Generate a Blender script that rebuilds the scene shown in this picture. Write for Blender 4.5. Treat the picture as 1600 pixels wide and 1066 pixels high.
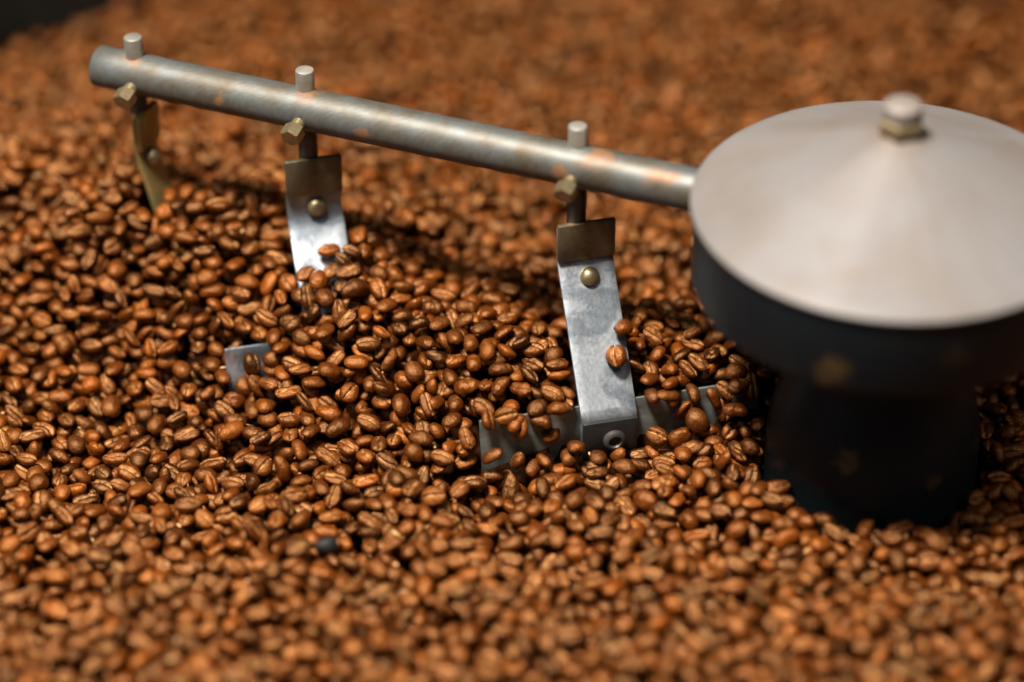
import bpy, bmesh, math, random
import numpy as np
from mathutils import Vector, Matrix, noise

scene = bpy.context.scene
for o in list(bpy.data.objects):
    bpy.data.objects.remove(o)
COL = scene.collection
rng = np.random.default_rng(11)
random.seed(11)

# ------------------------------------------------------------------ camera
DIST, PITCH, LENS = 1.10, math.radians(35.5), 100.0
cam_d = bpy.data.cameras.new('camera')
cam = bpy.data.objects.new('camera', cam_d)
COL.objects.link(cam)
cam.location = (0, -DIST * math.cos(PITCH), DIST * math.sin(PITCH))
cam.rotation_euler = (math.pi / 2 - PITCH, 0, 0)
cam_d.lens = LENS
cam_d.sensor_width = 36.0
cam_d.clip_start, cam_d.clip_end = 0.05, 50
cam_d.dof.use_dof = True
cam_d.dof.focus_distance = 1.048
cam_d.dof.aperture_fstop = 2.15
cam_d.dof.aperture_blades = 0
scene.camera = cam

# ------------------------------------------------------------------ world and lamps
world = bpy.data.worlds.new('World')
scene.world = world
world.use_nodes = True
wb = world.node_tree.nodes['Background']
wb.inputs[0].default_value = (0.85, 0.92, 1.0, 1)
wb.inputs[1].default_value = 0.012


def area_lamp(name, loc, target, sx, sy, power, color):
    d = bpy.data.lights.new(name, 'AREA')
    d.shape = 'RECTANGLE'
    d.size, d.size_y = sx, sy
    d.energy = power
    d.color = color
    o = bpy.data.objects.new(name, d)
    COL.objects.link(o)
    o.location = loc
    o.rotation_euler = (Vector(target) - Vector(loc)).to_track_quat('-Z', 'Y').to_euler()
    return o


area_lamp('window_light', (-0.42, -0.42, 1.70), (0, 0, 0), 0.34, 0.30, 116, (1.0, 0.93, 0.85))
area_lamp('far_side_fill', (1.0, -0.35, 0.85), (0.25, -0.05, 0), 0.4, 0.4, 2.6, (1.0, 0.90, 0.78))  # unseen warm fill, added to lift the shade beside the hub
area_lamp('cool_side_fill', (-1.05, -0.85, 0.72), (0.05, 0, 0.03), 0.5, 0.5, 2.8, (0.80, 0.91, 1.0))  # unseen cool fill, added for a bluish sheen on neck, pipe and strips
area_lamp('front_fill', (0.15, -0.85, 1.60), (0.05, 0, 0), 0.9, 0.6, 3, (1.0, 0.92, 0.83))  # unseen front fill, added to brighten faces turned to the camera

scene.view_settings.view_transform = 'Standard'
scene.view_settings.look = 'None'
scene.view_settings.exposure = 0.0
scene.view_settings.gamma = 1.0
scene.cycles.use_denoising = True
scene.cycles.max_bounces = 6
scene.cycles.diffuse_bounces = 1

# ------------------------------------------------------------------ layout constants (metres)
HUB = np.array([0.1318, -0.0688])             # stirrer axis
PIPE_Z = 0.096
PIPE_R = 0.0080
AZ = math.radians(158.37)
PDIR = np.array([math.cos(AZ), math.sin(AZ)])  # along the arm, away from the hub
NECK_R, DRUM_R, TRAY_R = 0.0385, 0.0690, 0.459
TRAY_FLOOR = -0.040
# scraper strips: distance along the arm, yaw, lift, sideways offset
PADDLES = [(0.116, math.radians(14), 0.0, 0.003),
           (0.2235, math.radians(14), 0.003, 0.001),
           (0.2930, math.radians(66), 0.009, 0.000)]


def pframe(i):
    L, yaw, lift, off = PADDLES[i]
    p = HUB + PDIR * L
    w = np.array([math.cos(yaw), math.sin(yaw)])
    n = np.array([math.sin(yaw), -math.cos(yaw)])
    return p, w, n, lift, off


# ------------------------------------------------------------------ node helpers
def new_mat(name):
    m = bpy.data.materials.new(name)
    m.use_nodes = True
    nt = m.node_tree
    return m, nt, nt.nodes['Principled BSDF']


def nd(nt, typ, **kw):
    n = nt.nodes.new(typ)
    for k, v in kw.items():
        setattr(n, k, v)
    return n


def noise_n(nt, vec, scale, detail=4, rough=0.55, dist=0.0):
    n = nd(nt, 'ShaderNodeTexNoise')
    n.inputs['Scale'].default_value = scale
    n.inputs['Detail'].default_value = detail
    n.inputs['Roughness'].default_value = rough
    n.inputs['Distortion'].default_value = dist
    if vec is not None:
        nt.links.new(vec, n.inputs['Vector'])
    return n.outputs['Fac']


def ramp(nt, fac, stops):
    r = nd(nt, 'ShaderNodeValToRGB')
    e = r.color_ramp.elements
    while len(e) < len(stops):
        e.new(0.5)
    for el, (p, c) in zip(e, stops):
        el.position = p
        el.color = c if len(c) == 4 else (*c, 1)
    nt.links.new(fac, r.inputs[0])
    return r.outputs[0]


def mixc(nt, fac, a, b, mode='MIX'):
    m = nd(nt, 'ShaderNodeMix', data_type='RGBA', blend_type=mode)
    for sock, v in ((m.inputs[0], fac), (m.inputs[6], a), (m.inputs[7], b)):
        if isinstance(v, (int, float)):
            sock.default_value = v
        elif isinstance(v, tuple):
            sock.default_value = v if len(v) == 4 else (*v, 1)
        else:
            nt.links.new(v, sock)
    return m.outputs[2]


def math_n(nt, op, a, b=None, clamp=False):
    m = nd(nt, 'ShaderNodeMath', operation=op, use_clamp=clamp)
    for i, v in enumerate((a, b)):
        if v is None:
            continue
        if isinstance(v, (int, float)):
            m.inputs[i].default_value = v
        else:
            nt.links.new(v, m.inputs[i])
    return m.outputs[0]


def stretch(nt, vec, scale, rot=(0, 0, 0)):
    m = nd(nt, 'ShaderNodeMapping')
    m.inputs['Scale'].default_value = scale
    m.inputs['Rotation'].default_value = rot
    nt.links.new(vec, m.inputs['Vector'])
    return m.outputs[0]


def bump(nt, bsdf, height, strength, dist=0.001):
    b = nd(nt, 'ShaderNodeBump')
    b.inputs['Strength'].default_value = strength
    b.inputs['Distance'].default_value = dist
    nt.links.new(height, b.inputs['Height'])
    nt.links.new(b.outputs[0], bsdf.inputs['Normal'])


def near(nt, pos, c, r0, r1):
    """1 inside r0 of the point c, fading to 0 at r1."""
    v = nd(nt, 'ShaderNodeVectorMath', operation='DISTANCE')
    nt.links.new(pos, v.inputs[0])
    v.inputs[1].default_value = c
    mr = nd(nt, 'ShaderNodeMapRange')
    mr.inputs['From Min'].default_value = r0
    mr.inputs['From Max'].default_value = r1
    mr.inputs['To Min'].default_value = 1
    mr.inputs['To Max'].default_value = 0
    nt.links.new(v.outputs['Value'], mr.inputs['Value'])
    return mr.outputs[0]


# ------------------------------------------------------------------ materials
def bean_material(individual):
    m, nt, bs = new_mat('roasted_bean_single' if individual else 'roasted_bean_mass')
    at = nd(nt, 'ShaderNodeAttribute', attribute_name='bean')
    sep = nd(nt, 'ShaderNodeSeparateColor')
    nt.links.new(at.outputs['Color'], sep.inputs[0])
    crease = sep.outputs[0]
    if individual:
        oi = nd(nt, 'ShaderNodeObjectInfo')
        s2 = nd(nt, 'ShaderNodeSeparateColor')
        nt.links.new(oi.outputs['Color'], s2.inputs[0])
        tone, hue = s2.outputs[0], s2.outputs[1]
    else:
        tone, hue = sep.outputs[1], sep.outputs[2]
    tc = nd(nt, 'ShaderNodeTexCoord')
    pos = tc.outputs['Object']
    n1 = noise_n(nt, pos, 260, 3)
    n2 = noise_n(nt, pos, 1300, 4, 0.65)
    t = math_n(nt, 'ADD', tone, math_n(nt, 'MULTIPLY', math_n(nt, 'SUBTRACT', n1, 0.5), 0.45))
    base = ramp(nt, t, [(0.0, (0.006, 0.0015, 0.0003)), (0.30, (0.025, 0.0052, 0.0005)),
                        (0.62, (0.090, 0.0196, 0.0012)), (1.0, (0.200, 0.046, 0.0028))])
    base = mixc(nt, math_n(nt, 'MULTIPLY', hue, 0.30), base, (0.085, 0.026, 0.004))
    speck = ramp(nt, n2, [(0.30, (0.45, 0.40, 0.38)), (0.55, (1, 1, 1))])
    base = mixc(nt, 0.75, base, speck, 'MULTIPLY')
    skin = ramp(nt, noise_n(nt, pos, 420, 2), [(0.42, (0.020, 0.007, 0.003)), (0.62, (0.38, 0.18, 0.058))])
    base = mixc(nt, crease, base, skin)
    nt.links.new(base, bs.inputs['Base Color'])
    rr = nd(nt, 'ShaderNodeMapRange')
    rr.inputs['To Min'].default_value = 0.20
    rr.inputs['To Max'].default_value = 0.42
    nt.links.new(n1, rr.inputs['Value'])
    nt.links.new(math_n(nt, 'ADD', rr.outputs[0], math_n(nt, 'MULTIPLY', hue, 0.12)), bs.inputs['Roughness'])
    bs.inputs['Specular IOR Level'].default_value = 0.95
    bs.inputs['Specular Tint'].default_value = (1.0, 0.52, 0.225, 1)
    h = math_n(nt, 'ADD', n2, math_n(nt, 'MULTIPLY', noise_n(nt, pos, 520, 2), 1.2))
    bump(nt, bs, h, 0.60, 0.0006)
    return m


M_BEAN, M_BEAN1 = bean_material(False), bean_material(True)

M_BLACKBEAN, nt, bs = new_mat('burnt_bean')
bs.inputs['Base Color'].default_value = (0.0075, 0.0065, 0.006, 1)
bs.inputs['Roughness'].default_value = 0.65
bump(nt, bs, noise_n(nt, nd(nt, 'ShaderNodeTexCoord').outputs['Object'], 700), 0.5, 0.0006)

M_BED, nt, bs = new_mat('bean_bed')  # shade of the gaps between beans put into its near-black colour
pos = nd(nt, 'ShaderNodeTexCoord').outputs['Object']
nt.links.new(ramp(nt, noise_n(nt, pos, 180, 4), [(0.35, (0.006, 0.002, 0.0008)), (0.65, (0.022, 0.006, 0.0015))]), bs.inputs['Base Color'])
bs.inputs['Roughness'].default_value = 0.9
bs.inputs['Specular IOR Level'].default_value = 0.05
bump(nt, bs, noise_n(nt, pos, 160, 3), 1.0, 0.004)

M_CHAFF, nt, bs = new_mat('chaff')
bs.inputs['Base Color'].default_value = (0.42, 0.22, 0.08, 1)
bs.inputs['Roughness'].default_value = 0.6


def steel(name, tint, dark, rust, metal=0.85, r0=0.28, r1=0.5, rust_amt=0.5, streak=(60, 900, 900), streak_rot=(0, 0, 0), spots=(), bstr=0.15, pits=False):
    m, nt, bs = new_mat(name)
    pos = nd(nt, 'ShaderNodeTexCoord').outputs['Object']
    cloud = noise_n(nt, pos, 52 if pits else 70, 5, 0.6, 0.5 if pits else 0.0)
    fine = noise_n(nt, stretch(nt, pos, streak, streak_rot), 1.0, 4, 0.6)
    c = mixc(nt, ramp(nt, cloud, [(0.47, (0, 0, 0)), (0.56, (1, 1, 1))] if pits else [(0.35, (0, 0, 0)), (0.68, (1, 1, 1))]), tint, dark)
    c = mixc(nt, 0.35, c, ramp(nt, fine, [(0.3, (0.35, 0.35, 0.35)), (0.7, (1, 1, 1))]), 'MULTIPLY')
    if pits:
        pm = ramp(nt, noise_n(nt, pos, 1500, 2, 0.5), [(0.66, (1, 1, 1)), (0.72, (0.35, 0.32, 0.28))])
        pz = ramp(nt, noise_n(nt, pos, 110, 2), [(0.45, (0, 0, 0)), (0.6, (1, 1, 1))])
        c = mixc(nt, pz, c, mixc(nt, 1.0, c, pm, 'MULTIPLY'))
    rmask = ramp(nt, noise_n(nt, pos, 95, 4, 0.6, 0.3), [(0.60, (0, 0, 0)), (0.70, (1, 1, 1))])
    rmask = math_n(nt, 'MULTIPLY', rmask, rust_amt)
    for (cc, a, b) in spots:
        wob = math_n(nt, 'ADD', near(nt, pos, cc, a, b), math_n(nt, 'MULTIPLY', math_n(nt, 'SUBTRACT', noise_n(nt, pos, 190, 5, 0.65), 0.5), 2.6))
        rmask = math_n(nt, 'MAXIMUM', rmask, math_n(nt, 'MULTIPLY', ramp(nt, wob, [(0.45, (0, 0, 0)), (1.0, (1, 1, 1))]), 0.75))
    c = mixc(nt, rmask, c, rust)
    nt.links.new(c, bs.inputs['Base Color'])
    nt.links.new(math_n(nt, 'MULTIPLY', math_n(nt, 'SUBTRACT', 1.0, math_n(nt, 'MULTIPLY', rmask, 0.85)), metal), bs.inputs['Metallic'])
    mr = nd(nt, 'ShaderNodeMapRange')
    mr.inputs['To Min'].default_value = r0
    mr.inputs['To Max'].default_value = r1
    nt.links.new(math_n(nt, 'ADD', math_n(nt, 'MULTIPLY', fine, 0.6), math_n(nt, 'MULTIPLY', cloud, 0.4)), mr.inputs['Value'])
    nt.links.new(mr.outputs[0], bs.inputs['Roughness'])
    bump(nt, bs, fine, bstr, 0.0003)
    return m


def on_pipe(L, up, side):
    """World point near the arm's skin; the stirrer stands at the world origin, so this is object space too."""
    p = HUB + PDIR * L
    n = np.array([-math.sin(AZ), math.cos(AZ)])
    if n[1] > 0:
        n = -n
    q = p + n * side * PIPE_R
    return (q[0], q[1], PIPE_Z + up * PIPE_R)


RUST = (0.190, 0.078, 0.024)
M_PIPE = steel('pipe_steel', (0.125, 0.138, 0.136), (0.095, 0.076, 0.048), RUST, metal=0.55, r0=0.42, r1=0.64, rust_amt=0.22,
               streak=(300, 1500, 300), streak_rot=(0, 0, 0.7), bstr=0.25,
               spots=[(on_pipe(0.121, 0.1, 0.99), 0.002, 0.0065), (on_pipe(0.107, 0.85, 0.3), 0.002, 0.008), (on_pipe(0.086, 0.8, 0.55), 0.002, 0.007),
                      (on_pipe(0.079, 0.8, 0.7), 0.001, 0.006), (on_pipe(0.198, -0.1, 0.99), 0.001, 0.006), (on_pipe(0.222, 0.95, 0.1), 0.002, 0.007),
                      (on_pipe(0.256, 0.2, 0.99), 0.001, 0.005), (on_pipe(0.295, 0.9, 0.2), 0.002, 0.007)])
M_STRIP = steel('strip_steel', (0.50, 0.54, 0.575), (0.25, 0.285, 0.32), (0.20, 0.15, 0.08), metal=0.85, r0=0.32, r1=0.55, rust_amt=0.25,
                streak=(900, 900, 120), pits=True)
M_BRACKET = steel('bracket_steel', (0.20, 0.165, 0.10), (0.10, 0.08, 0.045), (0.30, 0.16, 0.06), metal=0.75, r0=0.35, r1=0.6, rust_amt=0.35, streak=(900, 300, 900), streak_rot=(0, 0.6, 0))
M_BRASS = steel('dull_brass', (0.36, 0.275, 0.15), (0.23, 0.185, 0.10), (0.25, 0.13, 0.05), metal=0.8, r0=0.3, r1=0.5, rust_amt=0.3)
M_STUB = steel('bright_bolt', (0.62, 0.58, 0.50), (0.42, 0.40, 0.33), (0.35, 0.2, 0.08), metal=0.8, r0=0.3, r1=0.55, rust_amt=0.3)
M_KNOB = steel('dull_knob_metal', (0.20, 0.172, 0.152), (0.16, 0.132, 0.108), (0.2, 0.13, 0.07), metal=0.15, r0=0.55, r1=0.7, rust_amt=0.2)
M_PLOUGH = steel('plough_steel', (0.23, 0.255, 0.24), (0.15, 0.16, 0.14), (0.22, 0.13, 0.06), metal=0.75, r0=0.35, r1=0.6, rust_amt=0.25, streak=(200, 900, 900))
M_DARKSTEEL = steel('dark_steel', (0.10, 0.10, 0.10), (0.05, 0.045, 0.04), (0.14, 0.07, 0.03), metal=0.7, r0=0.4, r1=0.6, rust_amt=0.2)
M_DARKPLATE = steel('dark_plate_steel', (0.022, 0.022, 0.022), (0.012, 0.012, 0.012), (0.06, 0.03, 0.012), metal=0.3, r0=0.4, r1=0.6, rust_amt=0.2)
M_OLIVE = steel('olive_steel', (0.42, 0.33, 0.13), (0.28, 0.22, 0.08), (0.3, 0.15, 0.05), metal=0.6, r0=0.35, r1=0.55, rust_amt=0.2)

# spun cap: pale metal with smeared warm stains
M_CAP, nt, bs = new_mat('spun_cap_metal')
pos = nd(nt, 'ShaderNodeTexCoord').outputs['Object']
cl = noise_n(nt, pos, 28, 5, 0.6, 0.4)
c = mixc(nt, ramp(nt, cl, [(0.35, (0, 0, 0)), (0.7, (1, 1, 1))]), (0.165, 0.155, 0.152), (0.148, 0.126, 0.107))
sub = nd(nt, 'ShaderNodeVectorMath', operation='SUBTRACT')
nt.links.new(pos, sub.inputs[0])
sub.inputs[1].default_value = (HUB[0], HUB[1], 0)
nrm = nd(nt, 'ShaderNodeVectorMath', operation='NORMALIZE')
flat_ = stretch(nt, sub.outputs[0], (1, 1, 0))
nt.links.new(flat_, nrm.inputs[0])
ln = nd(nt, 'ShaderNodeVectorMath', operation='LENGTH')
nt.links.new(flat_, ln.inputs[0])
smear = noise_n(nt, nrm.outputs[0], 1.5, 3, 0.55)                       # wiped streaks running from tip to rim
c = mixc(nt, math_n(nt, 'MULTIPLY', noise_n(nt, pos, 30, 3), 0.8), c, ramp(nt, smear, [(0.36, (0.70, 0.70, 0.71)), (0.60, (1, 1, 1))]), 'MULTIPLY')
cx_ = nd(nt, 'ShaderNodeCombineXYZ')
nt.links.new(ln.outputs['Value'], cx_.inputs[0])
rings = noise_n(nt, cx_.outputs[0], 1400, 3, 0.7)                      # turning lines
c = mixc(nt, 0.35, c, ramp(nt, rings, [(0.3, (0.75, 0.74, 0.72)), (0.65, (1, 1, 1))]), 'MULTIPLY')
st = ramp(nt, noise_n(nt, pos, 75, 4, 0.6, 0.6), [(0.62, (0, 0, 0)), (0.74, (1, 1, 1))])
c = mixc(nt, math_n(nt, 'MULTIPLY', st, 0.45), c, (0.125, 0.088, 0.058))
rimmask = near(nt, pos, (HUB[0], HUB[1], 0.141), 0.006, 0.016)
c = mixc(nt, math_n(nt, 'MULTIPLY', rimmask, 0.55), c, (0.11, 0.066, 0.030))
nt.links.new(c, bs.inputs['Base Color'])
bs.inputs['Metallic'].default_value = 0.10
bs.inputs['Specular IOR Level'].default_value = 0.3
mr = nd(nt, 'ShaderNodeMapRange')
mr.inputs['To Min'].default_value = 0.52
mr.inputs['To Max'].default_value = 0.66
nt.links.new(cl, mr.inputs['Value'])
nt.links.new(mr.outputs[0], bs.inputs['Roughness'])
bump(nt, bs, math_n(nt, 'ADD', math_n(nt, 'MULTIPLY', noise_n(nt, pos, 400, 3), 0.5), rings), 0.10, 0.0004)

# black hub paint with irregular ochre spots
M_HUB, nt, bs = new_mat('black_hub_paint')
pos = nd(nt, 'ShaderNodeTexCoord').outputs['Object']
mask = None


def hub_pt(px_ang, r, z):
    return (HUB[0] + r * math.cos(px_ang), HUB[1] + r * math.sin(px_ang), z)


for (cc, a, b, amt) in [(hub_pt(math.radians(-112), DRUM_R, 0.082), 0.003, 0.0095, 0.50), (hub_pt(math.radians(-113), NECK_R, 0.022), 0.003, 0.0085, 0.45),
                        (hub_pt(math.radians(-62), NECK_R, 0.012), 0.002, 0.0055, 0.22), (hub_pt(math.radians(-78), DRUM_R, 0.092), 0.002, 0.008, 0.2)]:
    w = math_n(nt, 'ADD', near(nt, pos, cc, a, b), math_n(nt, 'MULTIPLY', math_n(nt, 'SUBTRACT', noise_n(nt, pos, 170, 4, 0.6), 0.5), 2.6))
    w = math_n(nt, 'MULTIPLY', ramp(nt, w, [(0.40, (0, 0, 0)), (1.0, (1, 1, 1))]), amt)
    mask = w if mask is None else math_n(nt, 'MAXIMUM', mask, w)
c = mixc(nt, ramp(nt, noise_n(nt, pos, 60, 4), [(0.4, (0, 0, 0)), (0.7, (1, 1, 1))]), (0.0050, 0.0085, 0.0115), (0.0070, 0.0100, 0.0110))
c = mixc(nt, mask, c, (0.13, 0.075, 0.022))
nt.links.new(c, bs.inputs['Base Color'])
bs.inputs['Roughness'].default_value = 0.42
bs.inputs['Specular IOR Level'].default_value = 0.15

M_TRAY, nt, bs = new_mat('tray_dark_steel')
pos = nd(nt, 'ShaderNodeTexCoord').outputs['Object']
nt.links.new(ramp(nt, noise_n(nt, pos, 25, 4), [(0.35, (0.004, 0.0036, 0.003)), (0.7, (0.010, 0.0085, 0.006))]), bs.inputs['Base Color'])
bs.inputs['Roughness'].default_value = 0.7
bs.inputs['Specular IOR Level'].default_value = 0.1


# ------------------------------------------------------------------ object helpers
def link(name, me, mat, parent=None):
    o = bpy.data.objects.new(name, me)
    COL.objects.link(o)
    if mat is not None and not me.materials:
        me.materials.append(mat)
    if parent is not None:
        o.parent = parent
    return o


def tag(o, label=None, cat=None, group=None, kind=None):
    if label: o['label'] = label
    if cat: o['category'] = cat
    if group: o['group'] = group
    if kind: o['kind'] = kind
    return o


def bm_obj(name, bm, mat, parent=None, smooth=True, sharp=35):
    bmesh.ops.recalc_face_normals(bm, faces=bm.faces[:])
    me = bpy.data.meshes.new(name)
    for f in bm.faces:
        f.smooth = smooth
    if smooth:
        for e in bm.edges:
            if len(e.link_faces) == 2 and e.calc_face_angle(0) > math.radians(sharp):
                e.smooth = False
    bm.to_mesh(me)
    bm.free()
    return link(name, me, mat, parent)


def lathe(bm, prof, seg=96, center=(0, 0), cap=True):
    """prof: list of (r, z) revolved about a vertical axis; r=0 ends close to a point."""
    rings = []
    for r, z in prof:
        if r < 1e-6:
            rings.append([bm.verts.new((center[0], center[1], z))])
        else:
            rings.append([bm.verts.new((center[0] + r * math.cos(2 * math.pi * k / seg), center[1] + r * math.sin(2 * math.pi * k / seg), z)) for k in range(seg)])
    for a, b in zip(rings[:-1], rings[1:]):
        for k in range(seg):
            k2 = (k + 1) % seg
            if len(a) == 1 and len(b) == 1:
                continue
            if len(a) == 1:
                bm.faces.new((a[0], b[k], b[k2]))
            elif len(b) == 1:
                bm.faces.new((a[k], b[0], a[k2]))
            else:
                bm.faces.new((a[k], b[k], b[k2], a[k2]))
    return bm


def axis_lathe(bm, prof, origin, axis, seg=32, jitter=0):
    """Revolve (r, h) about an axis through origin."""
    ax = Vector(axis).normalized()
    q = Vector((0, 0, 1)).rotation_difference(ax)
    tmp = bmesh.new()
    lathe(tmp, prof, seg)
    mp = {}
    for v in tmp.verts:
        mp[v] = bm.verts.new(Vector(origin) + q @ v.co)
    for f in tmp.faces:
        bm.faces.new([mp[v] for v in f.verts])
    tmp.free()
    return bm


def rounded(r, z0, z1, b=0.0006, r0=0.0):
    """closed profile of a short rod with softened ends"""
    out = [(0, z0)]
    out += [(r - b, z0), (r - b * 0.3, z0 + b * 0.3), (r, z0 + b), (r, z1 - b), (r - b * 0.3, z1 - b * 0.3), (r - b, z1), (0, z1)]
    return out


# ------------------------------------------------------------------ tray (large structure)
bm = bmesh.new()
lathe(bm, [(0.0, TRAY_FLOOR), (TRAY_R, TRAY_FLOOR), (TRAY_R, 0.075), (TRAY_R + 0.002, 0.078), (TRAY_R + 0.010, 0.078), (TRAY_R + 0.012, 0.075),
           (TRAY_R + 0.012, TRAY_FLOOR - 0.012), (0, TRAY_FLOOR - 0.012)], 160, HUB)
tray = bm_obj('cooling_tray', bm, M_TRAY)
tag(tray, 'dark round metal tray wall behind the heap of coffee beans', 'tray')

# ------------------------------------------------------------------ stirrer: hub, arm and scraper strips turn as one
stirrer = bpy.data.objects.new('stirrer', None)
COL.objects.link(stirrer)
tag(stirrer, 'rotating stirrer with cone-capped black hub, steel pipe arm and hanging scraper strips', 'stirrer')
# the Empty stays at the world origin so that its parts' object space is metres in the room
bm = bmesh.new()
lathe(bm, [(0, TRAY_FLOOR + 0.001), (NECK_R, TRAY_FLOOR + 0.001), (NECK_R + 0.0003, 0.0), (NECK_R + 0.0003, 0.009), (NECK_R, 0.0125), (NECK_R - 0.0006, 0.0165), (NECK_R - 0.0018, 0.0225), (NECK_R - 0.0036, 0.0290), (NECK_R - 0.0068, 0.0370), (NECK_R - 0.0095, 0.0460), (NECK_R - 0.0105, 0.0560), (NECK_R - 0.0105, 0.0735), (0, 0.0735)], 96, HUB)
bm_obj('neck', bm, M_HUB, stirrer)
bm = bmesh.new()
lathe(bm, [(0, 0.0738), (0.060, 0.0738), (DRUM_R - 0.003, 0.0742), (DRUM_R - 0.0008, 0.0752), (DRUM_R, 0.0775), (DRUM_R, 0.1046), (DRUM_R - 0.0012, 0.1052), (0, 0.1052)], 128, HUB)
bm_obj('drum', bm, M_HUB, stirrer)
bm = bmesh.new()
capR, apex = 0.0702, 0.1390
prof = [(0, 0.1054), (capR - 0.0008, 0.1054), (capR, 0.1059), (capR, 0.1066), (capR - 0.0012, 0.1076)]
for k in range(1, 15):
    u = k / 15
    r = (capR - 0.0012) * (1 - u)
    z = 0.1076 + (apex - 0.1076) * (u ** 1.06)
    prof.append((r, z))
prof.append((0.004, apex + 0.0003))
prof.append((0, apex + 0.0003))
lathe(bm, prof, 128, HUB)
cap = bm_obj('cap', bm, M_CAP, stirrer, sharp=50)
tag(cap, 'pale spun metal cone lid')


def hexagon(bm, r, z0, z1, origin, axis=(0, 0, 1), b=0.0007, rot=0.3):
    q = Vector((0, 0, 1)).rotation_difference(Vector(axis).normalized())
    rings = []
    for rr, z in ((r, z0), (r, z1 - b), (r - b, z1)):
        rings.append([bm.verts.new(Vector(origin) + q @ Vector((rr * math.cos(rot + k * math.pi / 3), rr * math.sin(rot + k * math.pi / 3), z))) for k in range(6)])
    for a, c in zip(rings[:-1], rings[1:]):
        for k in range(6):
            bm.faces.new((a[k], a[(k + 1) % 6], c[(k + 1) % 6], c[k]))
    bm.faces.new(rings[-1])
    bm.faces.new(rings[0][::-1])


bm = bmesh.new()
hexagon(bm, 0.0078, apex - 0.0022, apex + 0.0030, (HUB[0], HUB[1], 0))
bm_obj('cap_nut', bm, M_BRASS, cap, smooth=False)
bm = bmesh.new()
axis_lathe(bm, [(0, apex + 0.0031), (0.0062, apex + 0.0031), (0.0066, apex + 0.0050), (0.0066, apex + 0.0075), (0.0058, apex + 0.0086), (0, apex + 0.0089)], (HUB[0], HUB[1], 0), (0, 0, 1), 28)
bm_obj('cap_bolt', bm, M_KNOB, cap, sharp=60)

# arm pipe
bm = bmesh.new()
p0 = HUB + PDIR * (DRUM_R - 0.004)
armL = 0.3110 - (DRUM_R - 0.004)
prof = [(0.0, 0.0), (PIPE_R, 0.0)]
prof += [(PIPE_R, armL * k / 24) for k in range(1, 24)]
prof += [(PIPE_R, armL - 0.0006), (PIPE_R - 0.0005, armL), (PIPE_R - 0.0018, armL), (PIPE_R - 0.0020, armL - 0.0006), (PIPE_R - 0.0020, armL - 0.02), (0, armL - 0.02)]
axis_lathe(bm, prof, (p0[0], p0[1], PIPE_Z), (PDIR[0], PDIR[1], 0), 40)
arm = bm_obj('arm_pipe', bm, M_PIPE, stirrer, sharp=50)

PF = np.array([math.sin(AZ), -math.cos(AZ)])   # horizontal, square to the pipe
if PF[1] > 0:
    PF = -PF


def strip_mesh(name, pts, w0, w1, thick, frame, mat, parent, off=0.0, taper=None):
    """Extrude a bent strip: pts are (t, z) along its length, w0..w1 its extent along the width direction."""
    p, w, n, lift, _ = frame
    bm = bmesh.new()
    N = len(pts)
    nor = []
    for i in range(N):
        a = pts[max(i - 1, 0)]
        b = pts[min(i + 1, N - 1)]
        d = np.array(b) - np.array(a)
        d = d / np.linalg.norm(d)
        nor.append(np.array([-d[1], d[0]]))     # points toward +t / up side
    secs = []
    nw = 7
    for i, (t, z) in enumerate(pts):
        ring = []
        for side in (0, 1):
            tt, zz = (t, z) if side == 0 else (t - nor[i][0] * thick, z - nor[i][1] * thick)
            row = []
            for k in range(nw):
                s = w0 + (w1 - w0) * k / (nw - 1)
                if taper:
                    s *= taper[i]
                q = p + w * (s + off) + n * tt
                row.append(bm.verts.new((q[0], q[1], zz + lift)))
            ring.append(row)
        secs.append(ring)
    for i in range(N - 1):
        A, B = secs[i], secs[i + 1]
        for k in range(nw - 1):
            bm.faces.new((A[0][k], A[0][k + 1], B[0][k + 1], B[0][k]))
            bm.faces.new((A[1][k], B[1][k], B[1][k + 1], A[1][k + 1]))
        bm.faces.new((A[0][0], B[0][0], B[1][0], A[1][0]))
        bm.faces.new((A[0][-1], A[1][-1], B[1][-1], B[0][-1]))
    for S in (secs[0], secs[-1]):
        for k in range(nw - 1):
            bm.faces.new((S[0][k], S[1][k], S[1][k + 1], S[0][k + 1]))
    bmesh.ops.recalc_face_normals(bm, faces=bm.faces[:])
    es = [e for e in bm.edges if len(e.link_faces) == 2 and e.calc_face_angle(0) > math.radians(60)]
    bmesh.ops.bevel(bm, geom=es, offset=0.00035, segments=2, affect='EDGES', profile=0.5)
    return bm_obj(name, bm, mat, parent, sharp=28)


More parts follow.
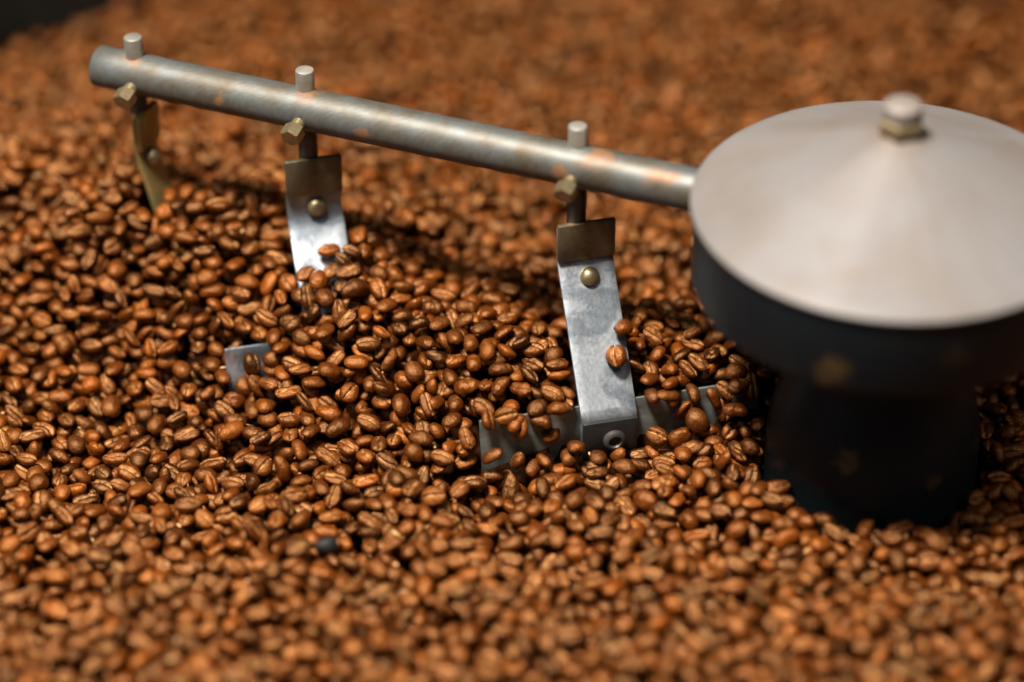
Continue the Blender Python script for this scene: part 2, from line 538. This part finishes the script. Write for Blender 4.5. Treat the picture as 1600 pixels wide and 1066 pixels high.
STRIP = [(0.0, 0.0700), (0.0, 0.0580), (0.0006, 0.0555), (0.0030, 0.0520), (0.0110, 0.0420), (0.0200, 0.0310), (0.0290, 0.0197), (0.0350, 0.0122),
         (0.0366, 0.0104), (0.0371, 0.0085), (0.0371, 0.0020), (0.0371, -0.0050)]
SW = 0.0106
STRIP3 = [(t * 0.32, z) for t, z in STRIP]
STRIP2 = [(0.0, 0.0700), (0.0, 0.0580), (0.0002, 0.0520), (0.0006, 0.0480), (0.0016, 0.0452), (0.0040, 0.0425), (0.0110, 0.0345), (0.0200, 0.0250), (0.0290, 0.0165), (0.0350, 0.0115),
          (0.0366, 0.0104), (0.0371, 0.0085), (0.0371, 0.0020), (0.0371, -0.0050)]
STRIPS = [STRIP, STRIP2, STRIP3]
SWS = [SW, SW, 0.0070]
for i in range(3):
    fr = pframe(i)
    p, w, n, lift, off = fr
    mat = M_OLIVE if i == 2 else M_STRIP
    strip = strip_mesh('scraper_strip', STRIPS[i], -SWS[i], SWS[i], 0.0015, fr, mat, stirrer, off)
    if i == 2:
        tag(strip, 'olive stained strip seen edge-on')
    # thicker bracket plate in front of the strip top
    strip_mesh('bracket', [(0.0023, 0.0722), (0.0023, 0.0640), (0.0023, 0.0566)], -SWS[i] - 0.0002, SWS[i] + 0.0002, 0.0022, fr, M_OLIVE if i == 2 else M_BRACKET, strip, off)
    # rivet under the bracket
    kx = 0.32 if i == 2 else 1.0
    tz = (0.0036 * kx, 0.0513) if i != 1 else (0.0004, 0.0513)
    fn = np.array([0.79, 0.61]) if i == 0 else np.array([0.98, 0.2])
    q = p + w * (off + 0.0006) + n * (tz[0] + 0.0012)
    bm = bmesh.new()
    axis_lathe(bm, [(0, -0.001), (0.0037, -0.001), (0.0037, 0.0003), (0.0034, 0.0012), (0.0027, 0.0020), (0.0015, 0.0026), (0, 0.0028)],
               (q[0], q[1], tz[1] + lift - 0.0008), (n[0] * fn[0], n[1] * fn[0], fn[1]), 24)
    bm_obj('rivet', bm, M_BRASS, strip, sharp=70)
    # bolt in the lower fold: ring head with a socket
    q = p + w * (off + 0.0014) + n * (0.0371 * kx + 0.0016)
    bm = bmesh.new()
    axis_lathe(bm, [(0, -0.001), (0.0042, -0.001), (0.0042, 0.0014), (0.0036, 0.0020), (0.0026, 0.0021), (0.0022, 0.0016), (0.0021, 0.0004), (0, 0.0003)], (q[0], q[1], 0.0002 + lift), (n[0], n[1], 0), 24)
    bm_obj('strip_bolt', bm, M_DARKSTEEL, strip, sharp=40)
    # dark plate added over the lower fold to make it near-black
    strip_mesh('dark_plate', [(0.0371 * kx + 0.0017, 0.0086), (0.0371 * kx + 0.0017, 0.0010), (0.0371 * kx + 0.0017, -0.0085)], -SWS[i] + 0.0002, SWS[i] - 0.0001, 0.0016, fr, M_DARKPLATE, strip, off)
    # plough blade: upright upper lip, lower half kicked forward
    s0, s1 = (-0.045, 0.062) if i == 0 else (-0.041, 0.045) if i == 1 else (-0.03, 0.03)
    PL = [(0.0326, 0.0128), (0.0328, 0.0090), (0.0330, 0.0060), (0.0335, 0.0045), (0.0342, 0.0025), (0.0348, -0.0010), (0.0353, -0.0060), (0.0354, -0.0120)]
    PLi = [(t - 0.0371 * (1 - kx), z) for t, z in PL]
    strip_mesh('plough_blade', PLi, s0, s1, 0.0012, fr, M_STRIP if i == 1 else M_PLOUGH, strip, 0.0)
    # rod through the pipe, lower part coloured dark for shade, and its set screw
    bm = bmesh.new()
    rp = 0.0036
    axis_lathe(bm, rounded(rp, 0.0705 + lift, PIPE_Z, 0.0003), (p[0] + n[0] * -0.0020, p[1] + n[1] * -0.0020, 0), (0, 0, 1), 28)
    bm_obj('post_shaded', bm, M_DARKSTEEL, strip, sharp=40)  # same rod as the bright top; the pipe's shade is in its colour
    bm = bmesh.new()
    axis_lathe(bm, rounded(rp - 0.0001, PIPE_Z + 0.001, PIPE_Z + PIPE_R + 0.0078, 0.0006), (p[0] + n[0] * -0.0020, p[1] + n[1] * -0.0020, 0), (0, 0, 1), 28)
    bm_obj('post_top', bm, M_STUB, strip, sharp=40)
    ax = Vector((PF[0], PF[1], -0.25)).normalized()
    bm = bmesh.new()
    o0 = Vector((p[0], p[1], PIPE_Z)) + ax * (PIPE_R - 0.001) 
    axis_lathe(bm, rounded(0.0026, 0, 0.005, 0.0003), o0, ax, 16)
    hexagon(bm, 0.0041, 0.0040, 0.0092, o0, ax, 0.0006, 0.2)
    bm_obj('set_screw', bm, M_BRASS, strip, smooth=False)

# ------------------------------------------------------------------ the heap: height of the bean surface
def gauss(x, s):
    return np.exp(-(x / s) ** 2)


_wv = [(rng.uniform(10, 34), rng.uniform(0, 6.28), rng.uniform(0, 6.28)) for _ in range(14)]


def heap(X, Y):
    T = np.zeros_like(X)
    for k, a, ph in _wv:
        T += 0.0022 / (k / 14) * np.sin(k * (X * math.cos(a) + Y * math.sin(a)) + ph) * 0.55
    for i in range(3):
        p, w, n, lift, off = pframe(i)
        s = (X - p[0]) * w[0] + (Y - p[1]) * w[1]
        t = (X - p[0]) * n[0] + (Y - p[1]) * n[1] - 0.037
        if i == 0:
            win = 1 / (1 + np.exp(-(s + 0.058) / 0.007)) * 1 / (1 + np.exp((s - 0.075) / 0.007))
            back = 0.014 * gauss(t + 0.022, 0.026) * (t < 0)
            front = -0.0082 * gauss(t - 0.004, 0.026) * (t >= 0)
            back = back + 0.006 * gauss(s + 0.028, 0.018) * (t < 0) * gauss(t + 0.03, 0.03)
            T += win * (back + front)
        elif i == 1:
            T += 0.014 * gauss(s - 0.010, 0.040) * gauss(t - 0.000, 0.030)
            T += -0.0030 * gauss(s + 0.036, 0.010) * gauss(t - 0.006, 0.012)
            T += -0.006 * gauss(s + 0.075, 0.03) * gauss(t - 0.02, 0.03)
    # a broad bank of beans under the outer half of the arm
    L = (X - HUB[0]) * PDIR[0] + (Y - HUB[1]) * PDIR[1]
    q = (X - HUB[0]) * PF[0] + (Y - HUB[1]) * PF[1]
    bank_ = 1 / (1 + np.exp(-(L - 0.185) / 0.020))
    T += 0.040 * bank_ * np.where(q > 0, gauss(q, 0.055), gauss(q, 0.105))
    T += 0.014 * gauss(L - 0.290, 0.040) * gauss(q - 0.012, 0.035)
    T += 0.010 * (1 - bank_) * gauss(q - 0.0, 0.05) * (L > 0)
    rr_ = np.hypot(X - HUB[0], Y - HUB[1])
    aa_ = np.arctan2(Y - HUB[1], X - HUB[0])
    T += 0.0046 * np.sin(rr_ * 2 * math.pi / 0.052 + 1.3 + 0.9 * np.sin(3 * aa_ + 0.7) + 0.5 * np.sin(7 * aa_)) * (0.6 + 0.4 * np.sin(5 * aa_ + 2.0))
    # beans are swept a little away from the hub neck on the scraper side and banked at its front
    d = np.hypot(X - HUB[0], Y - HUB[1])
    T += -0.004 * gauss(d - 0.05, 0.03)
    return T


# ------------------------------------------------------------------ bean shapes
def bean_variant(seed, lod, a=0.0050, b=0.0037, dome=0.0034, flat=0.0019, wrinkle=0.00016, crack=False, groove=0.0011, curve=0.12):
    """Long axis X, rounded back +Z, creased flat side -Z.  Returns verts, faces, crease mask."""
    r = random.Random(seed)
    nr, ns = {0: (15, 26), 1: (9, 16), 2: (6, 9)}[lod]
    angs = []
    for k in range(ns):
        u = k / ns                       # 0 = crease (-Z)
        x = (u if u < 0.5 else u - 1.0) * 2
        ang = math.copysign(abs(x) ** 1.45, x) * math.pi if lod < 2 else x * math.pi
        angs.append(ang)
    V, Cr = [], []
    ph, bend, egg = r.uniform(0, 6), r.uniform(-1, 1) * curve, r.uniform(-0.10, 0.10)
    off = Vector((r.uniform(-50, 50), r.uniform(-50, 50), r.uniform(-50, 50)))

    def pt(th, ang):
        cx = math.cos(th)
        sr = math.sin(th) ** 0.90
        x = -a * cx
        y = b * sr * math.sin(ang) * (1 + egg * cx)
        zc = -math.cos(ang)
        z = (dome * sr * zc) if zc > 0 else -(flat * sr * abs(zc) ** 0.62)
        cr = 0.0
        yg = y / b - bend * math.sin(2.4 * cx + ph * 0.2)
        if zc < 0.15:
            g = math.exp(-(yg / 0.13) ** 2) * min(1.0, (1.05 - abs(cx)) * 4) * (1 if zc < 0 else 0)
            z += groove * g
            cr = g
            z -= 0.00022 * math.exp(-((abs(yg) - 0.30) / 0.16) ** 2) * sr * (zc < 0)
        if crack and zc > 0.2:
            g = math.exp(-((x / a - 0.25 + 0.3 * y / b) / 0.09) ** 2)
            z -= 0.0010 * g
            cr = max(cr, g * 0.5)
        co = Vector((x, y, z + (flat - dome) * 0.5))
        n = noise.noise(co * 130 + off) * 0.00075 + noise.noise(co * 330 + off) * wrinkle * 2.0 + noise.noise(co * 800 + off) * wrinkle * 1.2
        return co * (1 + n / max(co.length, 0.002)), cr

    V.append(pt(0.0001, 0)[0]); Cr.append(0)
    for i in range(1, nr):
        th = math.pi * i / nr
        for ang in angs:
            v, c = pt(th, ang)
            V.append(v); Cr.append(c)
    V.append(pt(math.pi - 0.0001, 0)[0]); Cr.append(0)
    F = []
    for k in range(ns):
        F.append((0, 1 + (k + 1) % ns, 1 + k))
    for i in range(nr - 2):
        o1, o2 = 1 + i * ns, 1 + (i + 1) * ns
        for k in range(ns):
            k2 = (k + 1) % ns
            F.append((o1 + k, o1 + k2, o2 + k2, o2 + k))
    last = len(V) - 1
    o1 = 1 + (nr - 2) * ns
    for k in range(ns):
        F.append((last, o1 + k, o1 + (k + 1) % ns))
    return np.array([tuple(v) for v in V]), F, np.array(Cr)


SPECS = [dict(), dict(a=0.0054, b=0.0036), dict(a=0.0047, b=0.0039, dome=0.0036), dict(a=0.0045, b=0.0037, dome=0.0037, flat=0.0026, groove=0.0008),
         dict(a=0.0052, b=0.0038, groove=0.0015, wrinkle=0.00024), dict(crack=True, wrinkle=0.00026), dict(a=0.0056, b=0.0033, dome=0.0031, curve=0.2),
         dict(a=0.0049, b=0.0040, dome=0.0033, flat=0.0015, groove=0.0013), dict(a=0.0050, b=0.0035, dome=0.0024, flat=0.0012, groove=0.0007, wrinkle=0.00022),
         dict(a=0.0053, b=0.0034, dome=0.0030, groove=0.0016, wrinkle=0.00030, curve=0.25)]
VAR = [[bean_variant(100 + v, lod, **SPECS[v]) for v in range(len(SPECS))] for lod in range(3)]
NV = len(SPECS)

# ------------------------------------------------------------------ dropping the beans, one by one, onto the heap
G = 0.0006
X0, Y0 = HUB[0] - TRAY_R, HUB[1] - TRAY_R
NG = int(2 * TRAY_R / G) + 1
gx = X0 + np.arange(NG) * G
gy = Y0 + np.arange(NG) * G
GX, GY = np.meshgrid(gx, gy)                 # [iy, ix]
T = heap(GX, GY)
DH = np.hypot(GX - HUB[0], GY - HUB[1])
BED = T - 0.0130
H = BED.copy()
H[DH < NECK_R + 0.0006] = 1.0
H[DH > TRAY_R - 0.0008] = 1.0


def raise_strip(pts, w0, w1, frame, wall=False):
    p, w, n, lift, off = frame
    for (t0, z0), (t1, z1) in zip(pts[:-1], pts[1:]):
        m = max(2, int(math.hypot(t1 - t0, z1 - z0) / 0.0004))
        for k in range(m + 1):
            t, z = t0 + (t1 - t0) * k / m, z0 + (z1 - z0) * k / m + lift
            s = np.arange(w0, w1, 0.0004)
            for e in (-0.0018, -0.0012, -0.0006, 0, 0.0006):
                xs = p[0] + w[0] * s + n[0] * (t + e)
                ys = p[1] + w[1] * s + n[1] * (t + e)
                ix, iy = ((xs - X0) / G).round().astype(int), ((ys - Y0) / G).round().astype(int)
                np.maximum.at(H, (iy, ix), z)


for i in range(3):
    fr = pframe(i)
    off = fr[4]
    raise_strip(STRIPS[i], -SWS[i] + off, SWS[i] + off, fr)
    s0, s1 = (-0.045, 0.062) if i == 0 else (-0.041, 0.045) if i == 1 else (-0.03, 0.03)
    raise_strip(PL if i < 2 else PLi, s0, s1, fr)

# bank of orientations
NB = 360
bank = []
for k in range(NB):
    v = k % NV
    sp = dict(a=0.0050, b=0.0037, dome=0.0034, flat=0.0019)
    sp.update({q: z for q, z in SPECS[v].items() if q in sp})
    flip = rng.random() < 0.45
    tilt = abs(rng.normal(0, 0.55)) if rng.random() < 0.8 else rng.uniform(0.3, 1.45)
    ta = rng.uniform(0, 2 * math.pi)
    yaw = rng.uniform(0, 2 * math.pi)
    Rm = Matrix.Rotation(yaw, 3, 'Z') @ Matrix.Rotation(tilt, 3, Vector((math.cos(ta), math.sin(ta), 0)))
    if flip:
        Rm = Rm @ Matrix.Rotation(math.pi, 3, 'X')
    R = np.array(Rm)
    sc = 0.90 * rng.normal(1.0, 0.095)
    ax = np.array([sp['a'], sp['b'], (sp['dome'] + sp['flat']) / 2]) * sc * 0.98
    Minv = R @ np.diag(1 / ax ** 2) @ R.T
    half = int(0.0078 / G) + 1
    g = np.arange(-half, half + 1) * G
    PX, PY = np.meshgrid(g, g)
    A = Minv[2, 2]
    B = Minv[0, 2] * PX + Minv[1, 2] * PY
    Cc = Minv[0, 0] * PX ** 2 + 2 * Minv[0, 1] * PX * PY + Minv[1, 1] * PY ** 2 - 1
    disc = B * B - A * Cc
    ok = disc > 0
    iy, ix = np.nonzero(ok)
    y0, y1, x0, x1 = iy.min(), iy.max() + 1, ix.min(), ix.max() + 1
    okc = ok[y0:y1, x0:x1]
    sq = np.sqrt(np.where(ok, disc, 0))[y0:y1, x0:x1]
    Bc = B[y0:y1, x0:x1]
    low = np.where(okc, (-Bc - sq) / A, 1e3)
    upp = np.where(okc, (-Bc + sq) / A, -1e3)
    bank.append(dict(v=v, R=R, sc=sc, low=low, upp=upp, oy=y0 - half, ox=x0 - half, top=upp.max()))

F_ = np.array([0, math.cos(PITCH), -math.sin(PITCH)])
U_ = np.array([0, math.sin(PITCH), math.cos(PITCH)])
CAMP = np.array(cam.location)
FPX = 1600 * LENS / 36.0


def project(P):
    v = P - CAMP
    wv = v @ F_
    return 800 + FPX * v[..., 0] / wv, 533 - FPX * (v @ U_) / wv, wv


# how deep to fill: two layers in view, one elsewhere
PXg, PYg, _ = project(np.stack([GX, GY, T], -1))
INVIEW = (PXg > -160) & (PXg < 1760) & (PYg > -140) & (PYg < 1200)
BED2 = np.where(INVIEW, BED, T - 0.0060)
np.maximum(H, BED2, out=H)

beans = []      # v, bank index, x, y, z
inside = np.argwhere((DH < TRAY_R - 0.004) & (DH > NECK_R + 0.003))


def try_drop(cy, cx, limit):
    best = None
    for _ in range(5):
        b = int(rng.integers(NB))
        B = bank[b]
        jy, jx = cy + int(rng.integers(-5, 6)), cx + int(rng.integers(-5, 6))
        y0, x0 = jy + B['oy'], jx + B['ox']
        hh, ww = B['low'].shape
        if y0 < 0 or x0 < 0 or y0 + hh > NG or x0 + ww > NG:
            continue
        patch = H[y0:y0 + hh, x0:x0 + ww]
        z = (patch - B['low']).max()
        exc = z + B['top'] * 0.45 - T[jy, jx]
        if best is None or exc < best[0]:
            best = (exc, z, b, jy, jx, y0, x0)
    if best is None or best[0] > limit:
        return False
    exc, z, b, jy, jx, y0, x0 = best
    B = bank[b]
    hh, ww = B['low'].shape
    patch = H[y0:y0 + hh, x0:x0 + ww]
    np.maximum(patch, np.where(B['upp'] > -1, z + B['upp'], -1e3), out=patch)
    beans.append((B['v'], b, gx[jx], gy[jy], z))
    return True


for rnd, (ntry, limit) in enumerate(((26000, 0.0), (26000, 0.0012), (14000, 0.0022))):
    # visit the lowest places first
    cand = inside[rng.integers(0, len(inside), ntry * 3)]
    for k in range(ntry):
        c3 = cand[3 * k:3 * k + 3]
        hv = H[c3[:, 0], c3[:, 1]] - T[c3[:, 0], c3[:, 1]]
        cy, cx = c3[int(hv.argmin())]
        if H[cy, cx] - T[cy, cx] > limit + 0.003:
            continue
        try_drop(cy, cx, limit + rng.normal(0.0, 0.0022))

def fill_bare(times):
    for _ in range(times):
        low = np.argwhere((H - T < -0.0062) & INVIEW & (DH < TRAY_R - 0.006) & (DH > NECK_R + 0.004))
        if not len(low):
            return
        pick = low[rng.permutation(len(low))[:1500]]
        for cy, cx in pick:
            if H[cy, cx] - T[cy, cx] < -0.0062:
                for q in range(3):
                    if try_drop(cy, cx, 0.0030):
                        break


fill_bare(3)

# beans frozen as they tumble over the plough and along the near strip (x, y, z)
EXTRA = []
p, w, n, lift, off = pframe(0)
TUMBLE = [(0.0085, 0.0262, 0.0285, 3), (0.0062, 0.0322, 0.0228, 41), (0.0122, 0.0205, 0.0372, 77)]
for q in range(70):
    s_ = (-0.044 + 0.033 * rng.random()) if q % 2 else (0.017 + 0.042 * rng.random())
    z_ = rng.uniform(-0.002, 0.018)
    TUMBLE.append((s_, (0.0385 if z_ < 0.011 else 0.033) + rng.uniform(0.001, 0.006), z_, int(rng.integers(NB))))
placed_ = []
for (s, t, z, k) in TUMBLE:
    if any((s - a_) ** 2 + (z - c_) ** 2 + (t - b_) ** 2 < 0.0088 ** 2 for a_, b_, c_ in placed_):
        continue
    placed_.append((s, t, z))
    q = p + w * s + n * t
    EXTRA.append((bank[k]['v'], k, q[0], q[1], z))
n_dropped = len(beans)
beans += EXTRA
NBEAN = len(beans)
bv = np.array([b[0] for b in beans])
bk = np.array([b[1] for b in beans])
bp = np.array([b[2:5] for b in beans])
tone = np.clip(rng.normal(0.50, 0.14, NBEAN), 0.2, 0.98)
odd = rng.random(NBEAN)
tone[odd < 0.05] = rng.uniform(0.14, 0.26, (odd < 0.05).sum())
tone[odd > 0.95] = rng.uniform(0.70, 0.88, (odd > 0.95).sum())
hue = rng.random(NBEAN) ** 1.5

# ------------------------------------------------------------------ which beans show largest
VW, VH, CELL = 1600, 1066, 3.0
gw, gh = int(VW / CELL) + 1, int(VH / CELL) + 1
zb = np.full(gw * gh, 1 << 62, dtype=np.int64)
px, py, pw = project(bp)
cand = np.nonzero((px > -40) & (px < VW + 40) & (py > -40) & (py < VH + 40))[0]
u = np.arange(420)
phi = np.arccos(1 - 2 * (u + 0.5) / 420)
tht = math.pi * (1 + 5 ** 0.5) * u
SPH = np.stack([np.cos(tht) * np.sin(phi), np.sin(tht) * np.sin(phi), np.cos(phi)], -1)


def splat(P, ids):
    x, y, wv = project(P)
    ok = (x >= 0) & (x < VW) & (y >= 0) & (y < VH)
    idx = (y[ok] / CELL).astype(np.int64) * gw + (x[ok] / CELL).astype(np.int64)
    key = ((wv[ok] * 1e5).astype(np.int64) << 20) | ids[ok]
    np.minimum.at(zb, idx, key)


for k0 in range(0, len(cand), 1000):
    ii = cand[k0:k0 + 1000]
    ax = np.array([[SPECS[v].get('a', .005), SPECS[v].get('b', .0037), (SPECS[v].get('dome', .0034) + SPECS[v].get('flat', .0019)) / 2] for v in bv[ii]])
    ax = ax * np.array([bank[k]['sc'] for k in bk[ii]])[:, None]
    Rs = np.stack([bank[k]['R'] for k in bk[ii]])
    P = np.einsum('nij,nkj->nki', Rs, SPH[None] * ax[:, None, :]) + bp[ii][:, None, :]
    splat(P.reshape(-1, 3), np.repeat(ii, len(SPH)).astype(np.int64))
NOID = (1 << 20) - 1
dg = bpy.context.evaluated_depsgraph_get()
for o in [c for c in COL.objects if c.type == 'MESH' and c is not tray]:
    me = o.data
    me.calc_loop_triangles()
    vv = np.empty(len(me.vertices) * 3); me.vertices.foreach_get('co', vv); vv = vv.reshape(-1, 3)
    tr = np.empty(len(me.loop_triangles) * 3, dtype=np.int32); me.loop_triangles.foreach_get('vertices', tr); tr = tr.reshape(-1, 3)
    bc = rng.dirichlet((1, 1, 1), 40)
    P = np.einsum('kc,ncx->nkx', bc, vv[tr]).reshape(-1, 3)
    splat(P, np.full(len(P), NOID, dtype=np.int64))
ids = zb & NOID
ids = ids[(zb < (1 << 62)) & (ids != NOID)]
vis = np.bincount(ids, minlength=NBEAN)[:NBEAN]
order = np.argsort(-vis, kind='stable')
single = order[:300]
is_single = np.zeros(NBEAN, bool)
is_single[single] = True

# ------------------------------------------------------------------ build: the mass
def bean_mesh(name, V, F, cr, mat):
    me = bpy.data.meshes.new(name)
    me.from_pydata([tuple(v) for v in V], [], F)
    for pl in me.polygons:
        pl.use_smooth = True
    ca = me.color_attributes.new('bean', 'FLOAT_COLOR', 'POINT')
    buf = np.zeros((len(V), 4), dtype=np.float32)
    buf[:, 0] = cr
    buf[:, 1] = 0.5
    buf[:, 3] = 1
    ca.data.foreach_set('color', buf.ravel())
    me.materials.append(mat)
    return me


def joined(name, sel_lod):
    """sel_lod: list of (bean indices, lod) -> one mesh."""
    Vs, Ls, St, Ct, Cs = [], [], [], [], []
    vo = lo = 0
    for idx, lod in sel_lod:
        for v in range(NV):
            ii = idx[bv[idx] == v]
            if not len(ii):
                continue
            Vv, Ff, cr = VAR[lod][v]
            sc = np.array([bank[k]['sc'] for k in bk[ii]])
            Rs = np.stack([bank[k]['R'] for k in bk[ii]])
            P = np.einsum('nij,kj->nki', Rs, Vv) * sc[:, None, None] + bp[ii][:, None, :]
            nb, nv = P.shape[:2]
            flat = np.concatenate([np.array(f) for f in Ff])
            cnt = np.array([len(f) for f in Ff])
            Vs.append(P.reshape(-1, 3))
            Ls.append((flat[None] + (np.arange(nb) * nv)[:, None] + vo).ravel())
            cc = np.tile(cnt, nb)
            St.append(np.concatenate([[0], np.cumsum(cc)[:-1]]) + lo)
            Ct.append(cc)
            C = np.ones((nb, nv, 4), np.float32)
            C[:, :, 0] = cr[None]
            C[:, :, 1] = tone[ii][:, None]
            C[:, :, 2] = hue[ii][:, None]
            Cs.append(C.reshape(-1, 4))
            vo += nb * nv
            lo += int(cc.sum())
    V, L, S, Cn, Cc = (np.concatenate(q) for q in (Vs, Ls, St, Ct, Cs))
    me = bpy.data.meshes.new(name)
    me.vertices.add(len(V)); me.vertices.foreach_set('co', V.astype(np.float32).ravel())
    me.loops.add(len(L)); me.loops.foreach_set('vertex_index', L.astype(np.int32))
    me.polygons.add(len(S)); me.polygons.foreach_set('loop_start', S.astype(np.int32))
    me.polygons.foreach_set('use_smooth', np.ones(len(S), bool))
    me.update(calc_edges=True)
    ca = me.color_attributes.new('bean', 'FLOAT_COLOR', 'POINT')
    ca.data.foreach_set('color', Cc.ravel())
    me.materials.append(M_BEAN)
    return me


rest = np.nonzero(~is_single)[0]
hi = rest[(vis[rest] > 6)]
mid_ = rest[(vis[rest] <= 6)]
mass = link('coffee_beans', joined('coffee_beans', [(hi, 1), (mid_, 2)]), None)
tag(mass, 'glossy brown roasted coffee beans filling the round cooling tray', 'coffee beans', kind='stuff')

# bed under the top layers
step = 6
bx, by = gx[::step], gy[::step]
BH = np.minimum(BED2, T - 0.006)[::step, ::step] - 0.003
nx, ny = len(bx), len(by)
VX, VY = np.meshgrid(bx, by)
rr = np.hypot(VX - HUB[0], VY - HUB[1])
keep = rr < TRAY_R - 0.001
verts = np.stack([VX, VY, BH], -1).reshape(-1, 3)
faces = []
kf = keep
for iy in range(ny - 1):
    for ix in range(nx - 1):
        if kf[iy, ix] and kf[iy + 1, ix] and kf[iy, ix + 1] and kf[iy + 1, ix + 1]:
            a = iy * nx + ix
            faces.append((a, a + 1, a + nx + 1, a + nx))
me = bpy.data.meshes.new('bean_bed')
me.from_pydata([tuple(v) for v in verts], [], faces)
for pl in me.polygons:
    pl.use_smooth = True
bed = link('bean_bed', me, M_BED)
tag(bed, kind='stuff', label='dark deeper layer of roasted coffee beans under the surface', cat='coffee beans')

# ------------------------------------------------------------------ build: the 300 that show largest, each a thing
ANCH = [((1370, 850), 'in front of the hub foot'), ((1160, 760), 'between hub foot and plough blade'), ((1570, 700), 'beside hub foot, away from scrapers'),
        ((1060, 470), 'between first scraper and black drum'), ((800, 430), 'between first and middle scraper strips'),
        ((820, 560), 'behind the first plough blade'), ((950, 760), 'in front of the strip bolt'),
        ((750, 700), 'at the free plough blade end'), ((620, 600), 'in the ridge ahead of middle scraper'),
        ((400, 500), 'at the foot of middle scraper'), ((330, 330), 'under pipe between far scrapers'),
        ((120, 250), 'near the free pipe end'), ((150, 520), 'on the slope towards tray wall'), ((300, 680), 'in front of the bare steel corner'),
        ((515, 840), 'around the single blackened bean'), ((150, 850), 'in the heap on tray wall side'), ((300, 1000), 'at the near edge, scraper side'),
        ((760, 980), 'at the near edge below first scraper'), ((780, 840), 'in the heap below plough blade end'), ((1050, 900), 'midway from strip bolt to near edge'),
        ((1100, 1020), 'at near edge between scraper and hub'), ((1420, 980), 'at the near edge below the hub'), ((1570, 860), 'in the near heap beside hub')]
axy = np.array([a[0] for a in ANCH], float)
HI_MESH = [bean_mesh('coffee_bean', *VAR[0][v], M_BEAN1) for v in range(NV)]
GROUP = 'roasted coffee beans lying on top of the heap in the cooling tray'
rightv = np.array([1.0, 0, 0])
info = []
for i in single:
    R = bank[bk[i]]['R']
    la, up = R[:, 0], R[:, 2]
    view = CAMP - bp[i]
    view /= np.linalg.norm(view)
    f = up @ view
    side = 'rounded back showing' if f > 0.35 else 'creased side showing' if f < -0.35 else 'lying on its edge'
    lx, ly = la @ rightv, la @ U_
    if abs(la @ view) > 0.8:
        ori = 'end-on'
    else:
        ang = math.degrees(math.atan2(ly, lx)) % 180
        ori = 'level' if ang < 22 or ang >= 158 else 'slanting up to the hub side' if ang < 68 else 'upright' if ang < 112 else 'slanting up to the pipe end'
    tn = 'dark' if tone[i] < 0.38 else 'pale' if tone[i] > 0.62 else 'brown'
    k = int(np.argmin(np.hypot(*(axy - np.array([px[i], py[i]])).T)))
    falling = i >= n_dropped
    where = ANCH[k][1]
    if falling:
        where = 'sliding on the face of the first scraper strip' if i < n_dropped + 3 else 'tumbling over the first plough blade'
    short = {'slanting up to the hub side': 'tipped toward hub', 'slanting up to the pipe end': 'tipped from hub'}.get(ori, ori)
    info.append([i, tn, side, short, where])
seen = {}
for it in info:
    seen.setdefault(tuple(it[1:]), []).append(it[0])
SIDEW = {'rounded back showing': 'back up', 'creased side showing': 'crease up', 'lying on its edge': 'on edge'}
for i, tn, side, ori, where in info:
    same = seen[(tn, side, ori, where)]
    extra = ''
    if len(same) > 1:
        rank = sorted(same, key=lambda q: py[q]).index(i)
        names = ['upper', 'lower'] if len(same) == 2 else ['upper', 'middle', 'lower'] if len(same) == 3 else ['top', 'second', 'third', 'fourth', 'fifth', 'sixth', 'seventh', 'eighth']
        extra = names[min(rank, len(names) - 1)] + ' '
    label = f'{extra}{tn} bean, {SIDEW[side]}, {ori}, {where}'
    o = bpy.data.objects.new('coffee_bean', HI_MESH[bv[i]])
    COL.objects.link(o)
    B = bank[bk[i]]
    o.matrix_world = Matrix.Translation(Vector(bp[i])) @ Matrix(B['R']).to_4x4() @ Matrix.Scale(B['sc'], 4)
    o.color = (tone[i], hue[i], 0, 1)
    tag(o, label, 'coffee bean', GROUP)

# one burnt, black bean lying on the near heap
k = 17
Vv, Ff, cr = VAR[0][3]
me = bean_mesh('burnt_bean', Vv, Ff, cr, M_BLACKBEAN)
bb = bpy.data.objects.new('coffee_bean', me)
COL.objects.link(bb)
bbx, bby = -0.0655, -0.1200
ixb, iyb = int((bbx - X0) / G), int((bby - Y0) / G)
bb.location = (bbx, bby, H[iyb - 3:iyb + 4, ixb - 3:ixb + 4].max() + 0.0006)
bb.rotation_euler = (2.5, 0.2, 0.6)
tag(bb, 'single blackened bean lying among the brown ones on the near heap', 'coffee bean', 'burnt beans')

# loose chaff flakes caught between the beans
bm = bmesh.new()
cidx = inside[rng.integers(0, len(inside), 2600)]
for cy, cx in cidx:
    if not INVIEW[cy, cx] or H[cy, cx] > 0.5 or H[cy, cx] - T[cy, cx] > 0.001:
        continue
    c0 = Vector((gx[cx], gy[cy], H[cy, cx] + 0.0004))
    e = Matrix.Rotation(rng.uniform(0, 6.28), 3, 'Z') @ Matrix.Rotation(rng.normal(0, 0.5), 3, 'X') @ Matrix.Rotation(rng.normal(0, 0.5), 3, 'Y')
    L, Wd = rng.uniform(0.0006, 0.0017), rng.uniform(0.0003, 0.0008)
    row = []
    for q in range(4):
        uu = q / 3 - 0.5
        lift_ = 0.0005 * (1 - 4 * uu * uu)
        row.append((bm.verts.new(c0 + e @ Vector((uu * 2 * L, -Wd * (1 - abs(uu)), lift_))), bm.verts.new(c0 + e @ Vector((uu * 2 * L, Wd * (1 - abs(uu)), lift_ + 0.0002)))))
    for a, b in zip(row[:-1], row[1:]):
        bm.faces.new((a[0], b[0], b[1], a[1]))
chaff = bm_obj('chaff', bm, M_CHAFF)
tag(chaff, 'tiny pale chaff flakes scattered between the coffee beans', 'chaff', kind='stuff')
print('BEANS', NBEAN, 'in view', len(cand), 'visible', int((vis > 6).sum()), 'min single', vis[single[-1]])
